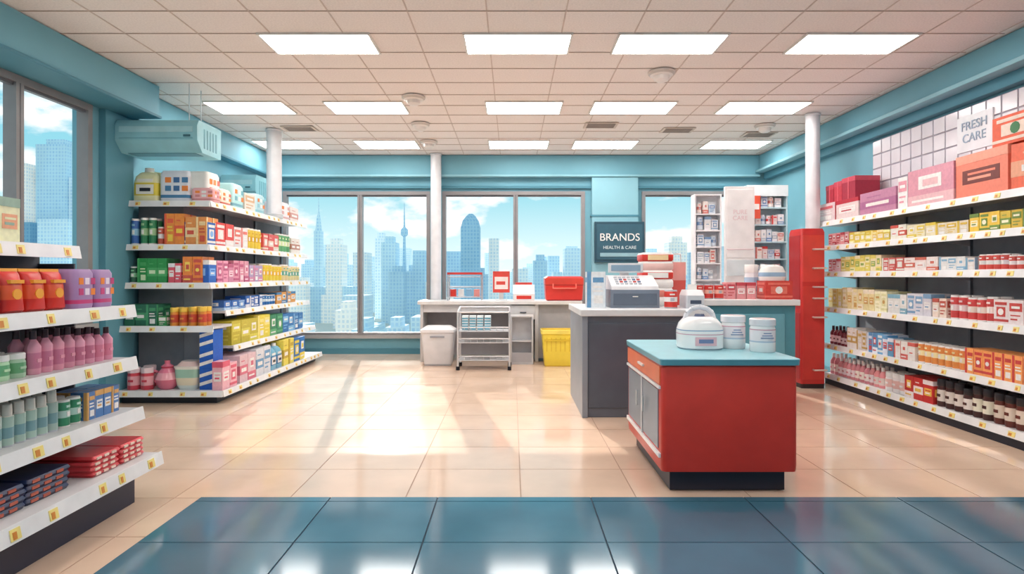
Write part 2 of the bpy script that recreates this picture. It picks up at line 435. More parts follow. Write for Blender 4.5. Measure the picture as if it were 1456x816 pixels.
rshelf('first_aid_boxes', 2, [
    (p_box, .10, .12, .18, 3, C('f3dcdc'), C('dc6a70')), (p_box, .11, .14, .2, 8, C('e4d870'), C('f4eec0'), C('8fae58')), (p_box, .13, .14, .16, 3, C('d8685e'), WHITE),
    (p_box, .18, .16, .15, 3, C('f6efe6'), C('d8705e')), (p_box, .12, .14, .14, 4, C('f4f0ea'), C('8cb5d0')), (p_can, .085, .085, .15, 8, C('e05a50'), WHITE), (p_box, .12, .14, .2, 9, C('e8a18c'), C('f4e8dc'))])
rshelf('supplement_cartons', 3, [
    (p_box, .11, .14, .26, 3, C('f1e7a8'), C('e3cb6a')), (p_box, .12, .14, .28, 8, C('efe4ac'), C('f7efcf'), C('d8a860')), (p_box, .11, .14, .22, 3, C('f3efe9'), C('8fb8d0')),
    (p_box, .13, .14, .24, 3, C('dfe3e8'), C('7fa5c5')), (p_box, .1, .14, .2, 2, C('e8dccb'), C('c5594c')), (p_can, .115, .115, .24, 5, C('d44a48'), C('f4ddd8')), (p_box, .16, .14, .22, 2, C('e8e0da'), C('d2524a')),
    (p_can, .12, .12, .26, 12, C('cf4040'), C('f2d0b0'))])
rshelf('vitamin_bottles', 4, [
    (p_bottle, .09, .09, .25, 5, C('7a1f2e'), C('e6c9c9'), C('3d1820')), (p_box, .11, .12, .26, 4, C('f4f0ea'), C('dcb46a')), (p_box, .10, .12, .24, 5, C('6aa6d2'), C('eaf3f8'), C('d5585a')),
    (p_box, .12, .12, .2, 3, C('f2ece6'), C('d66a62')), (p_can, .10, .10, .22, 7, C('e98f4e'), C('f6e6b8')), (p_box, .11, .12, .24, 8, C('efa860'), C('cf4a48')), (p_can, .1, .1, .2, 10, C('d8e6ef'), C('6a9cc0'))])
rshelf('syrup_bottles', 5, [
    (p_bottle, .10, .10, .28, 12, C('e8949c'), C('f7e9e6'), C('f6f2ee')), (p_jar, .13, .13, .22, 3, C('f2eeea'), C('e6b9b0')), (p_box, .15, .16, .24, 3, C('cf3434'), WHITE, C('f2c75a')),
    (p_jar, .12, .12, .28, 6, C('4c2a26'), C('f0e6dc'), C('2a262c')), (p_jar, .12, .12, .28, 12, C('6a3228'), C('e7d9c8'), C('2a262c'))])

m = MB('wall_tile_panel', ('gloss',))
m.box(4.865, 4.89, 4.0, 8.05, 2.36, 3.30, C('a9a4b2'), 'matte')
nz = 5; ny = 21
for i in range(ny):
    for j in range(nz):
        a = 4.0+4.05*i/ny; b = 2.36+.94*j/nz
        m.box(4.855, 4.866, a+.009, a+4.05/ny-.009, b+.009, b+.94/nz-.009, C('ebe8ee'), 'gloss')
m.done(.002)
m = MB('brand_wall_sign', ('plas',)); m.box(4.84, 4.855, 6.02, 6.50, 2.82, 3.20, C('f0f2f6'), 'plas'); p = m.done()
text('sign_lettering', 'FRESH\nCARE', (4.836, 6.26, 3.02), .13, C('a5b8cc'), -90, p)

# ---------------- left foreground gondola (faces +X)
def lf(x): return FR_(x, 1.5, 0, 90)
LZ = [(-2.35, .32), (-2.475, .62), (-2.52, .955), (-2.53, 1.30), (-2.90, 1.69)]
g = MB('display_shelving_unit', ('plas',))
LL = 2.5
g.box(-3.2, -3.16, 1.5, 4.0, 0, 1.685, C('5a5e68'), 'matte')
for (xf, z) in LZ:
    g.M = lf(xf); shelf(g, 0, LL, 3.16+xf, z, lip=.075)
g.M = Matrix.Identity(4)
g.box(-3.16, -2.5, 1.5, 3.96, 0, .24, NAVY, 'plas')
g.box(-3.16, -2.92, 3.985, 3.998, .24, 1.58, C('4b505c'), 'matte')
g.done()
def lshelf(name, i, specs, x0=1.0, front=.05):
    m = MB(name, ('plas',)); row(m, FR_(LZ[i][0], 1.5, LZ[i][1], 90), x0, specs, front, 3.14+LZ[i][0], LL-.02); m.done()
lshelf('chocolate_packets', 0, [(p_stack, .30, .3, .13, 3, C('232a48'), C('28345a'), C('c0604a')), ], x0=.95, front=.12)
lshelf('red_snack_packets', 0, [(p_stack, .24, .42, .12, 2, C('c8343c'), C('de4a50'), C('f4d8c8'))], x0=1.98, front=.08)
lshelf('spray_cans', 1, [(p_spray, .075, .075, .235, 13, C('b5d0c8'), C('7fa8ac'), C('e8e4da')), (p_can, .085, .085, .16, 2, C('3f8f6a'), C('bfe0cf')), (p_box, .075, .10, .17, 5, C('4f7fb8'), C('e6b26a'))], x0=.95, front=.1)
lshelf('lotion_bottles', 2, [(p_jar, .105, .105, .15, 7, C('bfe3c4'), C('7cc08c'), C('f4f4f0')), (p_bottle, .085, .085, .24, 8, C('eaa0b8'), C('d9849f'), C('4a3038'))], x0=1.02, front=.09)
lshelf('snack_bags', 3, [(p_bag, .16, .14, .22, 4, C('2f3f80'), C('4f5fa0')), (p_bag, .15, .14, .24, 3, C('c92c22'), C('e0562c'), C('f2a83a'))], x0=.98, front=.12)
lshelf('tissue_packs', 3, [(p_pack, .18, .17, .24, 2, C('a884b8'), C('c8407a'), C('f0e0f0'))], x0=2.10, front=.1)
lshelf('powder_boxes', 4, [(p_box, .16, .12, .26, 7, C('f4ecc8'), C('a8c4b0'), C('f3b08a'))], x0=.98, front=.06)

# ---------------- mid-left L-shaped gondola
g = MB('corner_shelving_unit', ('plas',))
GX = -4.66; Y0, Y1 = 7.0, 10.6
g.box(GX, -4.10, 7.46, Y1, 0, 2.37, C('7f858e'), 'matte')
g.box(-4.6, -3.48, 7.05, Y1-.02, 0, .115, C('1a1c28'), 'plas')
def lshape(z, xr, front=True, side=True, yf=Y0):
    if front:
        g.M = FR_(0, yf, 0, 0); shelf(g, GX, xr, .46, z)
    if side:
        g.M = FR_(xr, yf, 0, 90); shelf(g, .0, Y1-yf, xr+4.10, z - (.0005 if front else 0))
    g.M = Matrix.Identity(4)
lshape(2.40, -3.65, yf=7.22); lshape(1.87, -3.64, yf=7.17); lshape(1.41, -3.62, yf=7.15)
lshape(.90, -3.52, side=False, yf=7.05)
lshape(1.06, -3.60, front=False, yf=7.5); lshape(.62, -3.5, front=False, yf=7.5)
lshape(.15, -3.38, yf=6.98)
g.box(-4.10, -3.75, 7.47, 7.49, .15, 1.36, C('8f959e'), 'matte')
for yy in (8.5, 9.5, 10.58):
    g.box(-4.10, -4.07, yy-.015, yy+.015, .1, 2.37, C('7d828a'), 'metal')
g.done()
def erow(name, z, yf, x0, specs, xmax=99):
    m = MB(name, ('plas',)); row(m, Matrix.Translation((0, yf, z)), x0, specs, .04, .44, xmax); m.done()
def srow(name, z, xr, y0, specs, front=.04):
    m = MB(name, ('plas',)); row(m, FR_(xr, y0, z, 90), 0, specs, front, xr+4.08, 10.55-y0); m.done()
erow('detergent_jugs', 2.40, 7.22, -4.62, [(p_jug, .32, .2, .42, 1, C('f6eec0'), C('f0d24a'), C('f8f4ea')), (p_pack, .37, .3, .38, 1, C('eef2f4'), C('4a86b8'), C('3a6aa0')),
     (p_pack, .28, .2, .17, 1, C('f0b4b4'), C('e08a8e'))], -3.6)
srow('paper_towel_packs', 2.40, -3.68, 7.30, [(p_pack, .32, .25, .38, 1, C('f3f0ee'), C('e07a6a'), C('f0a060')), (p_pack, .30, .25, .22, 1, C('f0dcd0'), C('d8705a')), (p_pack, .36, .32, .34, 1, C('b9dce2'), C('7cb8c6')), (p_box, .34, .3, .26, 1, C('efe6de'), C('d8b08a')), (p_pack, .34, .3, .30, 1, C('b0d8de'), C('8cc0cc'))])
srow('paper_towel_packs', 2.40, -3.68, 9.6, [(p_pack, .4, .3, .3, 1, C('eee9e6'), C('e6b0a8')), (p_box, .4, .3, .26, 1, C('f3e6e2'), C('dd9a90'))])
erow('beverage_cans', 1.87, 7.17, -4.62, [(p_can, .1, .1, .32, 1, C('3a6cb0'), C('8cc0e0')), (p_can, .1, .1, .33, 2, C('2f8a5a'), C('a9d4a0')), (p_can, .09, .09, .22, 1, C('d8604a'), WHITE),
     (p_box, .12, .14, .38, 2, C('f0913a'), C('e2603a'), C('f6d34a')), (p_box, .13, .14, .34, 2, C('e8944a'), C('f6d9a0'), C('d0503a'))], -3.66)
srow('cereal_cartons', 1.87, -3.64, 7.22, [(p_box, .2, .3, .28, 1, C('2a64c0'), WHITE, C('88b8ee')), (p_box, .24, .3, .30, 2, C('dc4a44'), WHITE), (p_box, .2, .26, .28, 2, C('f0ebe6'), C('e07a6a')),
     (p_can, .12, .12, .3, 4, C('f0d24a'), C('d9b030')), (p_box, .2, .26, .26, 3, C('e8605a'), C('f6e0c8')), (p_can, .13, .13, .3, 4, C('6ab07a'), C('e8efc0')), (p_box, .2, .26, .26, 2, C('eddfd6'), C('c88a7a'))])
erow('drink_cartons', 1.41, 7.15, -4.62, [(p_can, .10, .1, .2, 1, C('2f6a50'), C('88c8a0')), (p_box, .12, .14, .3, 3, C('2f9a50'), C('4fb86c'), C('d8f0c8')), (p_box, .08, .12, .24, 2, C('e05a6a'), WHITE),
     (p_box, .12, .14, .32, 3, C('f08c3c'), C('e35a4a'), C('f8d860'))], -3.64)
srow('biscuit_cartons', 1.41, -3.62, 7.2, [(p_box, .2, .3, .28, 1, C('2a64c0'), WHITE, C('88b8ee')), (p_box, .15, .3, .28, 6, C('e59ab4'), C('c45a80'), C('f8dce4')), (p_box, .15, .3, .24, 3, C('b8a0c8'), C('d88ab0')),
     (p_can, .13, .13, .27, 6, C('f2d44a'), C('e8b83a')), (p_can, .13, .13, .27, 6, C('e8d9a0'), C('6ab0a0'))])
erow('condiment_jars', .90, 7.05, -4.60, [(p_box, .13, .14, .26, 3, C('2a6a50'), C('4a9a70')), (p_box, .1, .12, .12, 1, C('3f9a5a'), WHITE), (p_jar, .11, .11, .22, 4, C('e8943c'), C('d0503a'), C('f0c850'))], -3.54)
srow('blue_snack_boxes', 1.06, -3.60, 7.55, [(p_box, .2, .28, .12, 3, C('3a6ab8'), C('a8c8e8')), (p_box, .14, .28, .16, 4, C('2f64b4'), C('e8e8f0')), (p_can, .1, .1, .16, 5, C('2f70b0'), C('c8e0f0')), (p_box, .2, .28, .18, 4, C('e8a84a'), C('3a7ab0'))])
srow('juice_boxes', .62, -3.5, 7.55, [(p_box, .26, .3, .3, 3, C('c8b83a'), C('dccc50')), (p_box, .2, .3, .32, 2, C('f0d64a'), C('f6e88a')), (p_box, .24, .3, .3, 2, C('3a8a5a'), C('6ab87a')), (p_box, .22, .3, .28, 4, C('3a78c0'), C('8ac0e8'))])
srow('cleaning_product_boxes', .15, -3.38, 7.5, [(p_box, .24, .3, .34, 2, C('f0c8d0'), C('e07a90')), (p_box, .24, .3, .36, 2, C('e8ecee'), C('6aa0c8')), (p_jug, .22, .2, .36, 2, C('7ab8d8'), C('3a78b0')), (p_box, .22, .3, .38, 2, C('e8dc5a'), C('c8b03a')), (p_box, .24, .3, .36, 2, C('3a78c0'), C('e8d44a'))])
m = MB('striped_blue_cartons', ('plas',))
m.M = Matrix.Translation((-3.62, 7.2, .1505))
for i in range(3):
    z = i*.235
    m.box(-.08, .08, -.12, .12, z, z+.234, C('1f5fc4'), 'box')
    for j in range(2):
        z2 = z+.04+j*.1
        m.raw([(-.08, -.123, z2), (.08, -.123, z2+.05), (.08, -.123, z2+.09), (-.08, -.123, z2+.04)], [(0, 1, 2, 3)], [WHITE], 'box')
m.done()
m = MB('pink_cartons', ('plas',))
for i, h_ in enumerate((.34, .3)):
    m.M = Matrix.Translation((-3.455, 7.10+i*.19, .15)); p_box(m, .12, .18, h_, C('f0b8c4'), C('e0607a'))
m.done()
m = MB('candy_jars', ('plas',))
for (a, b) in ((-4.50, 7.12), (-4.34, 7.12), (-4.42, 7.3)):
    m.M = Matrix.Translation((a, b, .15)); p_jar(m, .15, .15, .26, C('d84a5a'), C('f0b0b8'), C('f4dce0'))
m.done()
m = MB('toy_teapot', ('gloss',))
m.M = Matrix.Translation((-4.12, 7.15, .15))
pc = C('e88098')
m.loft([(0, .07, .07, .07, pc), (.03, .1, .1, .1, pc), (.12, .13, .13, .13, C('f2a8b4')), (.2, .1, .1, .1, pc), (.25, .06, .06, .06, C('c8405a')), (.27, .07, .07, .07, pc), (.30, .03, .03, .03, pc), (.34, .03, .03, .03, C('c8405a'))], n=5)
m.path([(.11, 0, .1), (.18, 0, .15), (.2, 0, .23)], .018, pc)
m.path([(-.11, 0, .2), (-.18, 0, .22), (-.19, 0, .12), (-.12, 0, .07)], .014, pc)
m.done()
m = MB('laundry_basin', ('gloss',))
m.M = Matrix.Translation((-3.87, 7.2, .15))
m.loft([(0, .11, .1, .06, C('dfe6e0')), (.05, .13, .12, .07, C('f0e4c8')), (.14, .14, .13, .07, C('a8d4c0')), (.24, .145, .135, .07, C('f4f0e4')), (.27, .155, .145, .08, C('f4f0e4')), (.275, .155, .145, .08, C('f0d8d0')), (.28, .13, .12, .07, C('e8c8c0')), (.33, .09, .08, .06, C('f4e8e0'))], n=5)
m.done()

# ---------------- AC units
def ac(x0, x1, y0, y1, z0, z1, wire):
    m = MB('air_conditioner', ('plas',)); c = C('93cbd6'); d = C('6aa9b8')
    hgt = z1-z0
    m.prism([(y0+.12, z0), (y1, z0), (y1, z1), (y0+.04, z1), (y0, z1-hgt*.18), (y0, z0+hgt*.35)][::-1], x0, x1, c)
    m.prism([(y0+.115, z0-.006), (y0+.3, z0-.006), (y0+.3, z0), (y0+.115, z0)][::-1], x0+.08, x1-.08, C('4f8896'))
    m.box(x0+.05, x1-.05, y0-.006, y0, z0+hgt*.40, z0+hgt*.42, d)
    m.box(x0+.05, x1-.05, y0-.004, y0, z0+hgt*.6, z0+hgt*.78, C('a8d6de'))
    m.box(x1-.16, x1-.08, y0-.01, y0, z0+hgt*.46, z0+hgt*.52, C('3a6a78'))
    for i in range(5): m.box(x1, x1+.004, y0+.15+i*.07, y0+.18+i*.07, z0+.06, z1-.08, d)
    if wire:
        for q in (y0+.2, y1-.1): m.tube((x1-.2, q, z1), (x1-.2, q, H-.005), .006, C('d8dde0'))
    m.done(.02)
ac(-4.62, -3.66, 6.95, 7.22+.3, 2.95, 3.32, True)
ac(-4.66, -4.10, 9.55, 10.1, 2.72, 3.12, False)

# ---------------- red counter
m = MB('red_service_counter', ('plas',))
RC = C('d2392e')
m.loft([(.15, .465, .60, .035, RC), (.19, .47, .605, .04, RC), (.87, .47, .605, .04, RC), (.885, .46, .6, .04, RC)], 1.50, 4.715, 5)
m.box(1.10, 1.90, 4.17, 5.28, .008, .15, C('161b2e'))
m.loft([(.885, .48, .62, .03, C('5fa2b2')), (.925, .485, .625, .035, C('8cc4d2')), (.93, .48, .62, .03, C('98cdd8'))], 1.50, 4.715, 5)
m.box(1.022, 1.03, 4.15, 5.28, .745, .87, C('ee7a50'))
m.box(1.015, 1.03, 4.14, 5.29, .715, .735, C('eceef0'))
m.box(1.015, 1.03, 4.14, 5.29, .24, .27, C('f2f3f4'))
m.box(1.024, 1.03, 4.2, 4.68, .29, .70, C('7d8b99')); m.box(1.024, 1.03, 4.74, 5.24, .29, .70, C('7d8b99'))
for yq in (4.6, 4.82): m.tube((1.005, yq, .46), (1.005, yq, .58), .008, C('e6e6e6'), 'metal')
m.box(1.005, 1.022, 4.62, 4.80, .80, .815, C('f2ece8'))
m.box(1.018, 1.03, 4.69, 4.73, .27, .715, C('c8ccd2'))
m.done()

m = MB('white_canister', ('gloss',))
m.M = Matrix.Translation((1.48, 4.72, .93))
wc = C('f6f4f4')
m.loft([(0, .16, .15, .12, C('b8bcc6')), (.012, .17, .16, .13, wc), (.115, .172, .162, .13, C('d8a8b8')), (.122, .172, .162, .13, wc), (.145, .171, .161, .13, C('7fa0c4')), (.152, .170, .160, .13, wc), (.20, .155, .145, .12, wc), (.235, .125, .118, .1, wc), (.25, .09, .085, .08, C('c8ccd8'))], n=6)
m.path([(-.115, 0, .225), (-.10, 0, .275), (-.06, 0, .31), (0, 0, .322), (.06, 0, .31), (.10, 0, .275), (.115, 0, .225)], .02, C('ecebf0'))
m.loft([(.245, .045, .045, .045, C('5f6a88')), (.27, .035, .035, .035, C('8f96a8'))], n=3)
m.box(-.08, .08, -.166, -.15, .035, .10, C('eec0c8'))
m.box(-.055, .055, -.169, -.15, .055, .085, C('7a88b0'))
m.done()
def wjar(x, y, r, h):
    m = MB('pill_jar', ('gloss',)); m.M = Matrix.Translation((x, y, .93)); c = C('f4f3f4')
    m.loft([(0, r*.92, r*.92, r, c), (.01, r, r, r, c), (h*.3, r*1.003, r*1.003, r, C('b8c8dc')), (h*.34, r*1.003, r*1.003, r, C('f0e8ec')), (h*.66, r*1.003, r*1.003, r, C('d09aaa')), (h*.69, r, r, r, c), (h*.78, r*.92, r*.92, r, c),
            (h*.8, r*1.02, r*1.02, r, C('e4e4ea')), (h*.97, r*1.02, r*1.02, r, C('f6f5f6')), (h, r*.95, r*.95, r, C('f6f5f6'))], n=6)
    for i in range(3): m.box(-r*.5+i*r*.1, r*.5-i*r*.1, -r*1.012, -r*.8, h*(.42+.07*i), h*(.45+.07*i), C('8a98b8'))
    m.done()
wjar(1.745, 4.72, .092, .26); wjar(1.885, 4.50, .092, .25)

# ---------------- grey counter + teal counter
m = MB('checkout_counter', ('plas',))
m.box(.76, 2.08, 6.33, 7.55, 0, 1.075, C('626b78'), 'plas')
m.box(.74, .80, 6.30, 7.57, 0, 1.075, C('8a939e'), 'plas')
m.box(.80, 2.08, 6.315, 6.33, .1, 1.0, C('545d6a'), 'plas')
m.box(.72, 2.11, 6.26, 7.60, 1.075, 1.145, C('dcdfe2'), 'plas')
m.done(.008)
m = MB('service_desk', ('plas',))
m.box(2.16, 3.33, 7.02, 7.7, 0, 1.15, C('4f8fa0'), 'plas')
m.box(2.30, 3.2, 7.005, 7.02, .15, 1.05, C('6aa8b8'), 'plas')
m.box(2.12, 3.37, 6.98, 7.74, 1.15, 1.22, C('e4e6e8'), 'plas')
m.done(.008)

T = 1.145
m = MB('tissue_dispenser', ('plas',)); m.M = Matrix.Translation((.94, 6.75, T)); p_box(m, .2, .2, .4, C('e8eef2'), C('6a9cc4')); m.done()
m = MB('cash_register', ('plas',)); m.M = Matrix.Translation((1.36, 6.85, T))
gc = C('7d8796')
m.box(-.27, .27, -.25, .25, 0, .2, gc); m.box(-.24, .24, -.258, -.25, .03, .16, C('616b7a')); m.box(-.03, .03, -.268, -.25, .12, .13, WHITE)
m.prism([(-.25, .2), (.25, .2), (.25, .36), (.05, .36), (-.24, .24)][::-1], -.26, .26, C('e6e4e6'))
for i in range(6):
    for j in range(4): 
        yy = -.2+j*.055; zz = .257+j*.0228
        m.box(-.2+i*.05, -.165+i*.05, yy, yy+.035, zz-.005, zz+.018, (C('c8ccd4'), C('d8504a'), C('7088a8'))[(i*j) % 3])
m.box(-.1, .0, .1, .16, .36, .40, LGREY); m.box(-.24, .16, .08, .12, .39, .50, C('d8dade')); m.box(-.21, .13, .075, .08, .41, .48, C('8aa4b8'))
m.done(.005)
m = MB('stacked_red_trays', ('plas',)); m.M = Matrix.Translation((1.72, 7.2, T))
for i, c in enumerate((WHITE, C('e88a7a'), WHITE, RED, C('f0c8c0'), RED)):
    z = i*.105; m.loft([(z, .17, .15, .02, c), (z+.02, .185, .16, .02, c), (z+.08, .185, .16, .02, WHITE), (z+.104, .17, .15, .02, c)], n=2)
m.box(-.12, .12, -.165, -.15, .33, .39, WHITE); m.box(-.12, .12, -.165, -.15, .54, .6, C('f4d8a8'))
m.done()
m = MB('soup_can', ('plas',)); m.M = Matrix.Translation((1.74, 6.55, T)); p_can(m, .15, .15, .2, RED, WHITE); m.done()
m = MB('receipt_printer', ('plas',)); m.M = Matrix.Translation((1.99, 6.62, T))
m.loft([(0, .1, .15, .02, C('c8cdd4')), (.14, .1, .15, .02, C('e8e6e8')), (.2, .09, .1, .02, C('e8e6e8'))], n=3); m.box(-.06, .06, -.152, -.14, .05, .09, C('4a5568')); m.box(-.05, .05, -.02, .0, .2, .26, WHITE)
m.done()
m = MB('red_gift_bag', ('plas',)); m.M = Matrix.Translation((1.99, 7.3, T))
m.loft([(0, .1, .08, .01, C('e06058')), (.3, .11, .09, .01, C('f0a8a0')), (.52, .11, .09, .01, C('e88078'))], n=2); m.path([(-.05, -.09, .52), (-.04, -.09, .62), (.04, -.09, .62), (.05, -.09, .52)], .008, WHITE)
m.done()
T2 = 1.22
m = MB('red_tins', ('plas',))
for i in range(3): m.M = Matrix.Translation((2.25+i*.12, 7.2, T2)); p_can(m, .115, .115, .18, C('cf3a34'), C('f0b8a8'))
m.done()
m = MB('pink_product_boxes', ('plas',))
for i in range(3): m.M = Matrix.Translation((2.63+i*.12, 7.25, T2)); p_box(m, .11, .16, .2, C('e89a9c'), C('c84a54'))
m.done()
m = MB('red_carton', ('plas',)); m.M = Matrix.Translation((3.16, 7.2, T2)); p_box(m, .32, .25, .22, C('d4453c'), C('e87868')); m.done()
m = MB('white_tubs', ('gloss',))
for (a, b) in ((3.0, 7.5), (3.2, 7.5)):
    m.M = Matrix.Translation((a, b, T2)); p_jar(m, .18, .18, .42, C('eceaec'), C('a8c0d8'))
m.M = Matrix.Translation((3.13, 7.2, T2+.22)); 
m.loft([(0.0, .14, .1, .08, WHITE), (.05, .15, .11, .09, C('9ab8d4')), (.1, .15, .11, .09, WHITE), (.17, .12, .09, .08, WHITE), (.19, .06, .05, .05, WHITE)], n=4)
m.done()

# ---------------- rear displays
def tower(name, x0, x1, y0, y1, z1, col, shelves, fills, header=None):
    m = MB(name, ('plas',))
    m.box(x0, x1, y1-.02, y1, 0, z1, col); m.box(x0, x0+.02, y0, y1-.02, 0, z1, col); m.box(x1-.02, x1, y0, y1-.02, 0, z1, col)
    m.box(x0, x1, y0, y1, z1, z1+.02, col); m.box(x0+.02, x1-.02, y0+.02, y1-.02, 0, .1, col)
    for z in shelves: m.box(x0+.02, x1-.02, y0, y1-.02, z-.02, z, col)
    if header: m.box(x0, x1, y0-.02, y0, z1-.14, z1+.02, header)
    o = m.done()
    m = MB('rack_goods', ('plas',))
    for i, z in enumerate(shelves):
        x = x0+.04
        while x < x1-.11:
            w_ = random.choice((.08, .1)); h_ = random.uniform(.12, .19)
            c1, c2 = random.choice(fills)
            m.M = Matrix.Translation((x+w_/2, y0+.06, z)); random.choice((p_box, p_can, p_box))(m, w_-.01, .08, h_, c1, c2); x += w_
    m.done(parent=o)
    return o
P1 = [(C('f0eef2'), C('8aa8c8')), (C('f0dada'), C('d84a4a')), (C('dce6f0'), C('7a9cc8')), (C('f8ece6'), C('d87a70')), (C('f6f4f6'), C('b8c4d0'))]
zs = [.3, .6, .9, 1.2, 1.45, 1.68, 1.91, 2.14, 2.37]
tower('cosmetics_display_rack', 2.55, 2.93, 8.35, 8.52, 2.62, C('f6f4f6'), zs, P1)
tower('pharmacy_display_rack', 3.42, 4.02, 8.72, 8.92, 2.80, C('c4e2ea'), [.3, .6, .9, 1.2, 1.5, 1.75, 2.0, 2.25, 2.5], P1, C('e2eef2'))
m = MB('poster_stand', ('plas',)); m.box(2.96, 3.37, 8.30, 8.36, 0, 2.74, C('f4f2f2')); m.box(2.98, 3.35, 8.294, 8.30, 1.75, 2.70, C('f8f5f5')); m.box(2.98, 3.35, 8.293, 8.30, 1.5, 1.72, C('dfe8ec')); m.box(2.98, 3.35, 8.29, 8.295, 1.86, 1.875, C('e8d0d4'))
m.box(2.92, 3.41, 8.25, 8.42, 0, .05, LGREY)
p = m.done(.004)
text('poster_lettering', 'PURE\nCARE', (3.165, 8.288, 2.34), .085, C('ecd2d6'), 0, p, .001)
m = MB('red_promo_sign', ('plas',)); m.box(3.44, 3.60, 8.66, 8.69, 2.33, 2.66, C('e2583f')); m.box(3.46, 3.58, 8.655, 8.66, 2.46, 2.54, WHITE); m.box(3.51, 3.53, 8.69, 8.70, 2.33, 2.66, LGREY); m.done()

# red cabinet
m = MB('red_cooler_cabinet', ('plas',)); rc = C('cc302e')
m.loft([(0, .155, .18, .02, C('2a1a20')), (.06, .16, .185, .03, rc), (2.08, .16, .185, .03, rc), (2.13, .145, .17, .03, C('d8463e'))], 4.01, 8.14, 4)
m.box(3.845, 3.851, 7.99, 8.30, .12, 1.0, C('b42a2c'), 'plas'); m.box(3.845, 3.851, 7.99, 8.30, 1.06, 2.04, C('b42a2c'), 'plas')
m.box(3.87, 4.15, 7.947, 7.956, .12, 1.36, C('d83c36')); m.box(3.87, 4.15, 7.947, 7.956, 1.42, 2.04, C('e0463e'))
for z in (.25, .95, 1.2, 1.35, 1.6, 1.85):
    m.path([(4.0, 7.95, z), (4.0, 7.90, z), (4.16, 7.90, z), (4.16, 7.95, z)], .012, C('e8d8d4'), 'metal')
m.done()

m = MB('brand_sign_board', ('plas',)); m.box(1.56, 2.50, 11.28, 11.35, 1.75, 2.52, C('24495a')); m.box(1.60, 2.46, 11.27, 11.28, 1.80, 2.47, C('315a6c')); m.box(1.66, 2.40, 11.262, 11.27, 1.86, 1.93, C('8fb4c0'))
p = m.done(.004)
text('sign_lettering', 'BRANDS', (2.03, 11.262, 2.22), .2, WHITE, 0, p, .006)
text('sign_subtitle', 'HEALTH & CARE', (2.03, 11.262, 2.03), .085, C('d8e6ea'), 0, p)

# ---------------- back desk & its things
m = MB('back_counter', ('plas',)); dc = C('cfcccc'); dd = C('a09fa4')
m.box(-1.64, 1.22, 10.37, 11.08, 1.0, 1.06, C('e2dfdd')); 
m.box(-1.60, -1.55, 10.42, 11.05, 0, 1.0, dc); m.box(.40, .46, 10.42, 11.05, 0, 1.0, dc); m.box(1.14, 1.2, 10.42, 11.05, 0, 1.0, dc); m.box(-.06, -.01, 10.42, 11.05, 0, 1.0, dc)
m.box(-1.55, 1.14, 10.98, 11.03, .05, 1.0, dd)
m.box(-.01, .40, 10.42, 10.45, .74, .98, C('d4d2d2')); m.box(.14, .25, 10.405, 10.42, .85, .87, DGREY)
m.box(-1.55, -.06, 10.44, 10.46, .86, 1.0, dc)
m.box(.46, 1.14, 10.5, 10.52, .05, 1.0, C('b0aeb2'))
m.done(.004)
m = MB('trash_bin', ('plas',)); m.M = Matrix.Translation((-1.24, 10.1, 0)); c = C('dcdbde')
m.loft([(0, .22, .15, .04, C('aeb0b6')), (.03, .23, .16, .04, c), (.54, .27, .19, .05, c), (.56, .29, .21, .05, C('e4e3e5')), (.6, .29, .21, .05, C('e4e3e5')), (.66, .2, .13, .05, C('e4e3e5'))], n=4)
m.box(-.12, .12, -.2, -.16, .47, .5, C('9a9ca4'))
m.done()
m = MB('utility_cart', ('metal',)); wcol = C('dddde0')
x0, x1, y0, y1 = -.86, -.04, 9.5, 9.95
for a in (x0, x1):
    for b in (y0, y1):
        m.tube((a, b, .06), (a, b, .98 if b == y1 else .92), .016, wcol)
        m.cyl(a, b, 0, .06, .03, BLACK, 3)
    m.tube((a, y0, .92), (a, y1, .98), .014, wcol)
m.tube((x0, y1, .98), (x1, y1, .98), .016, wcol); m.tube((x0, y0, .92), (x1, y0, .92), .014, wcol)
for z in (.16, .44, .62):
    m.box(x0, x1, y0, y1, z-.012, z, C('cfcfd3'), 'plas')
    m.tube((x0, y0, z+.06), (x1, y0, z+.06), .009, wcol)
    for i in range(9): m.tube((x0+i*.1025, y0, z), (x0+i*.1025, y0, z+.06), .005, wcol)
for i in range(4):
    m.box(x0+.06+i*.12, x0+.16+i*.12, y0+.06, y0+.2, .62, .86, C('e6eef2'), 'plas')
    for j in range(5): m.box(x0+.062+i*.12, x0+.158+i*.12, y0+.055, y0+.06, .64+j*.042, .66+j*.042, C('5aa8c4'), 'plas')
m.done()
m = MB('storage_crate', ('plas',)); c = C('c6c6c9')
a, b = -.03, .36
m.box(a, b, 10.1, 10.3, 0, .04, c); m.box(a, a+.03, 10.1, 10.3, .04, .8, c); m.box(b-.03, b, 10.1, 10.3, .04, .8, c); m.box(a+.03, b-.03, 10.28, 10.3, .04, .8, c); m.box(a, b, 10.1, 10.3, .8, .83, C('dcdadb'))
m.box(a+.03, b-.03, 10.11, 10.28, .38, .41, c); m.box(a+.03, b-.03, 10.10, 10.11, .04, .2, C('b0b0b6'))
m.done(.003)
m = MB('yellow_waste_basket', ('plas',)); m.M = Matrix.Translation((.80, 10.05, 0)); c = C('f6dc4c'); c2 = C('e4c236')
m.loft([(0, .25, .16, .03, c2), (.02, .26, .17, .03, c), (.52, .3, .2, .03, c), (.54, .32, .22, .03, C('f6e06a')), (.60, .32, .22, .03, C('f6e06a')), (.605, .3, .2, .03, c2), (.56, .29, .19, .03, C('c29c28'))], n=3)
for i in range(7):
    q = -.225+i*.075
    m.prism([(-.168, .06), (-.16, .06), (-.19, .48), (-.203, .48)][::-1], q-.008, q+.008, c2)
m.box(-.27, .27, -.215, -.2, .42, .45, c2)
m.done()
TD = 1.06
m = MB('wire_display_rack', ('metal',)); rr = C('c8403c')
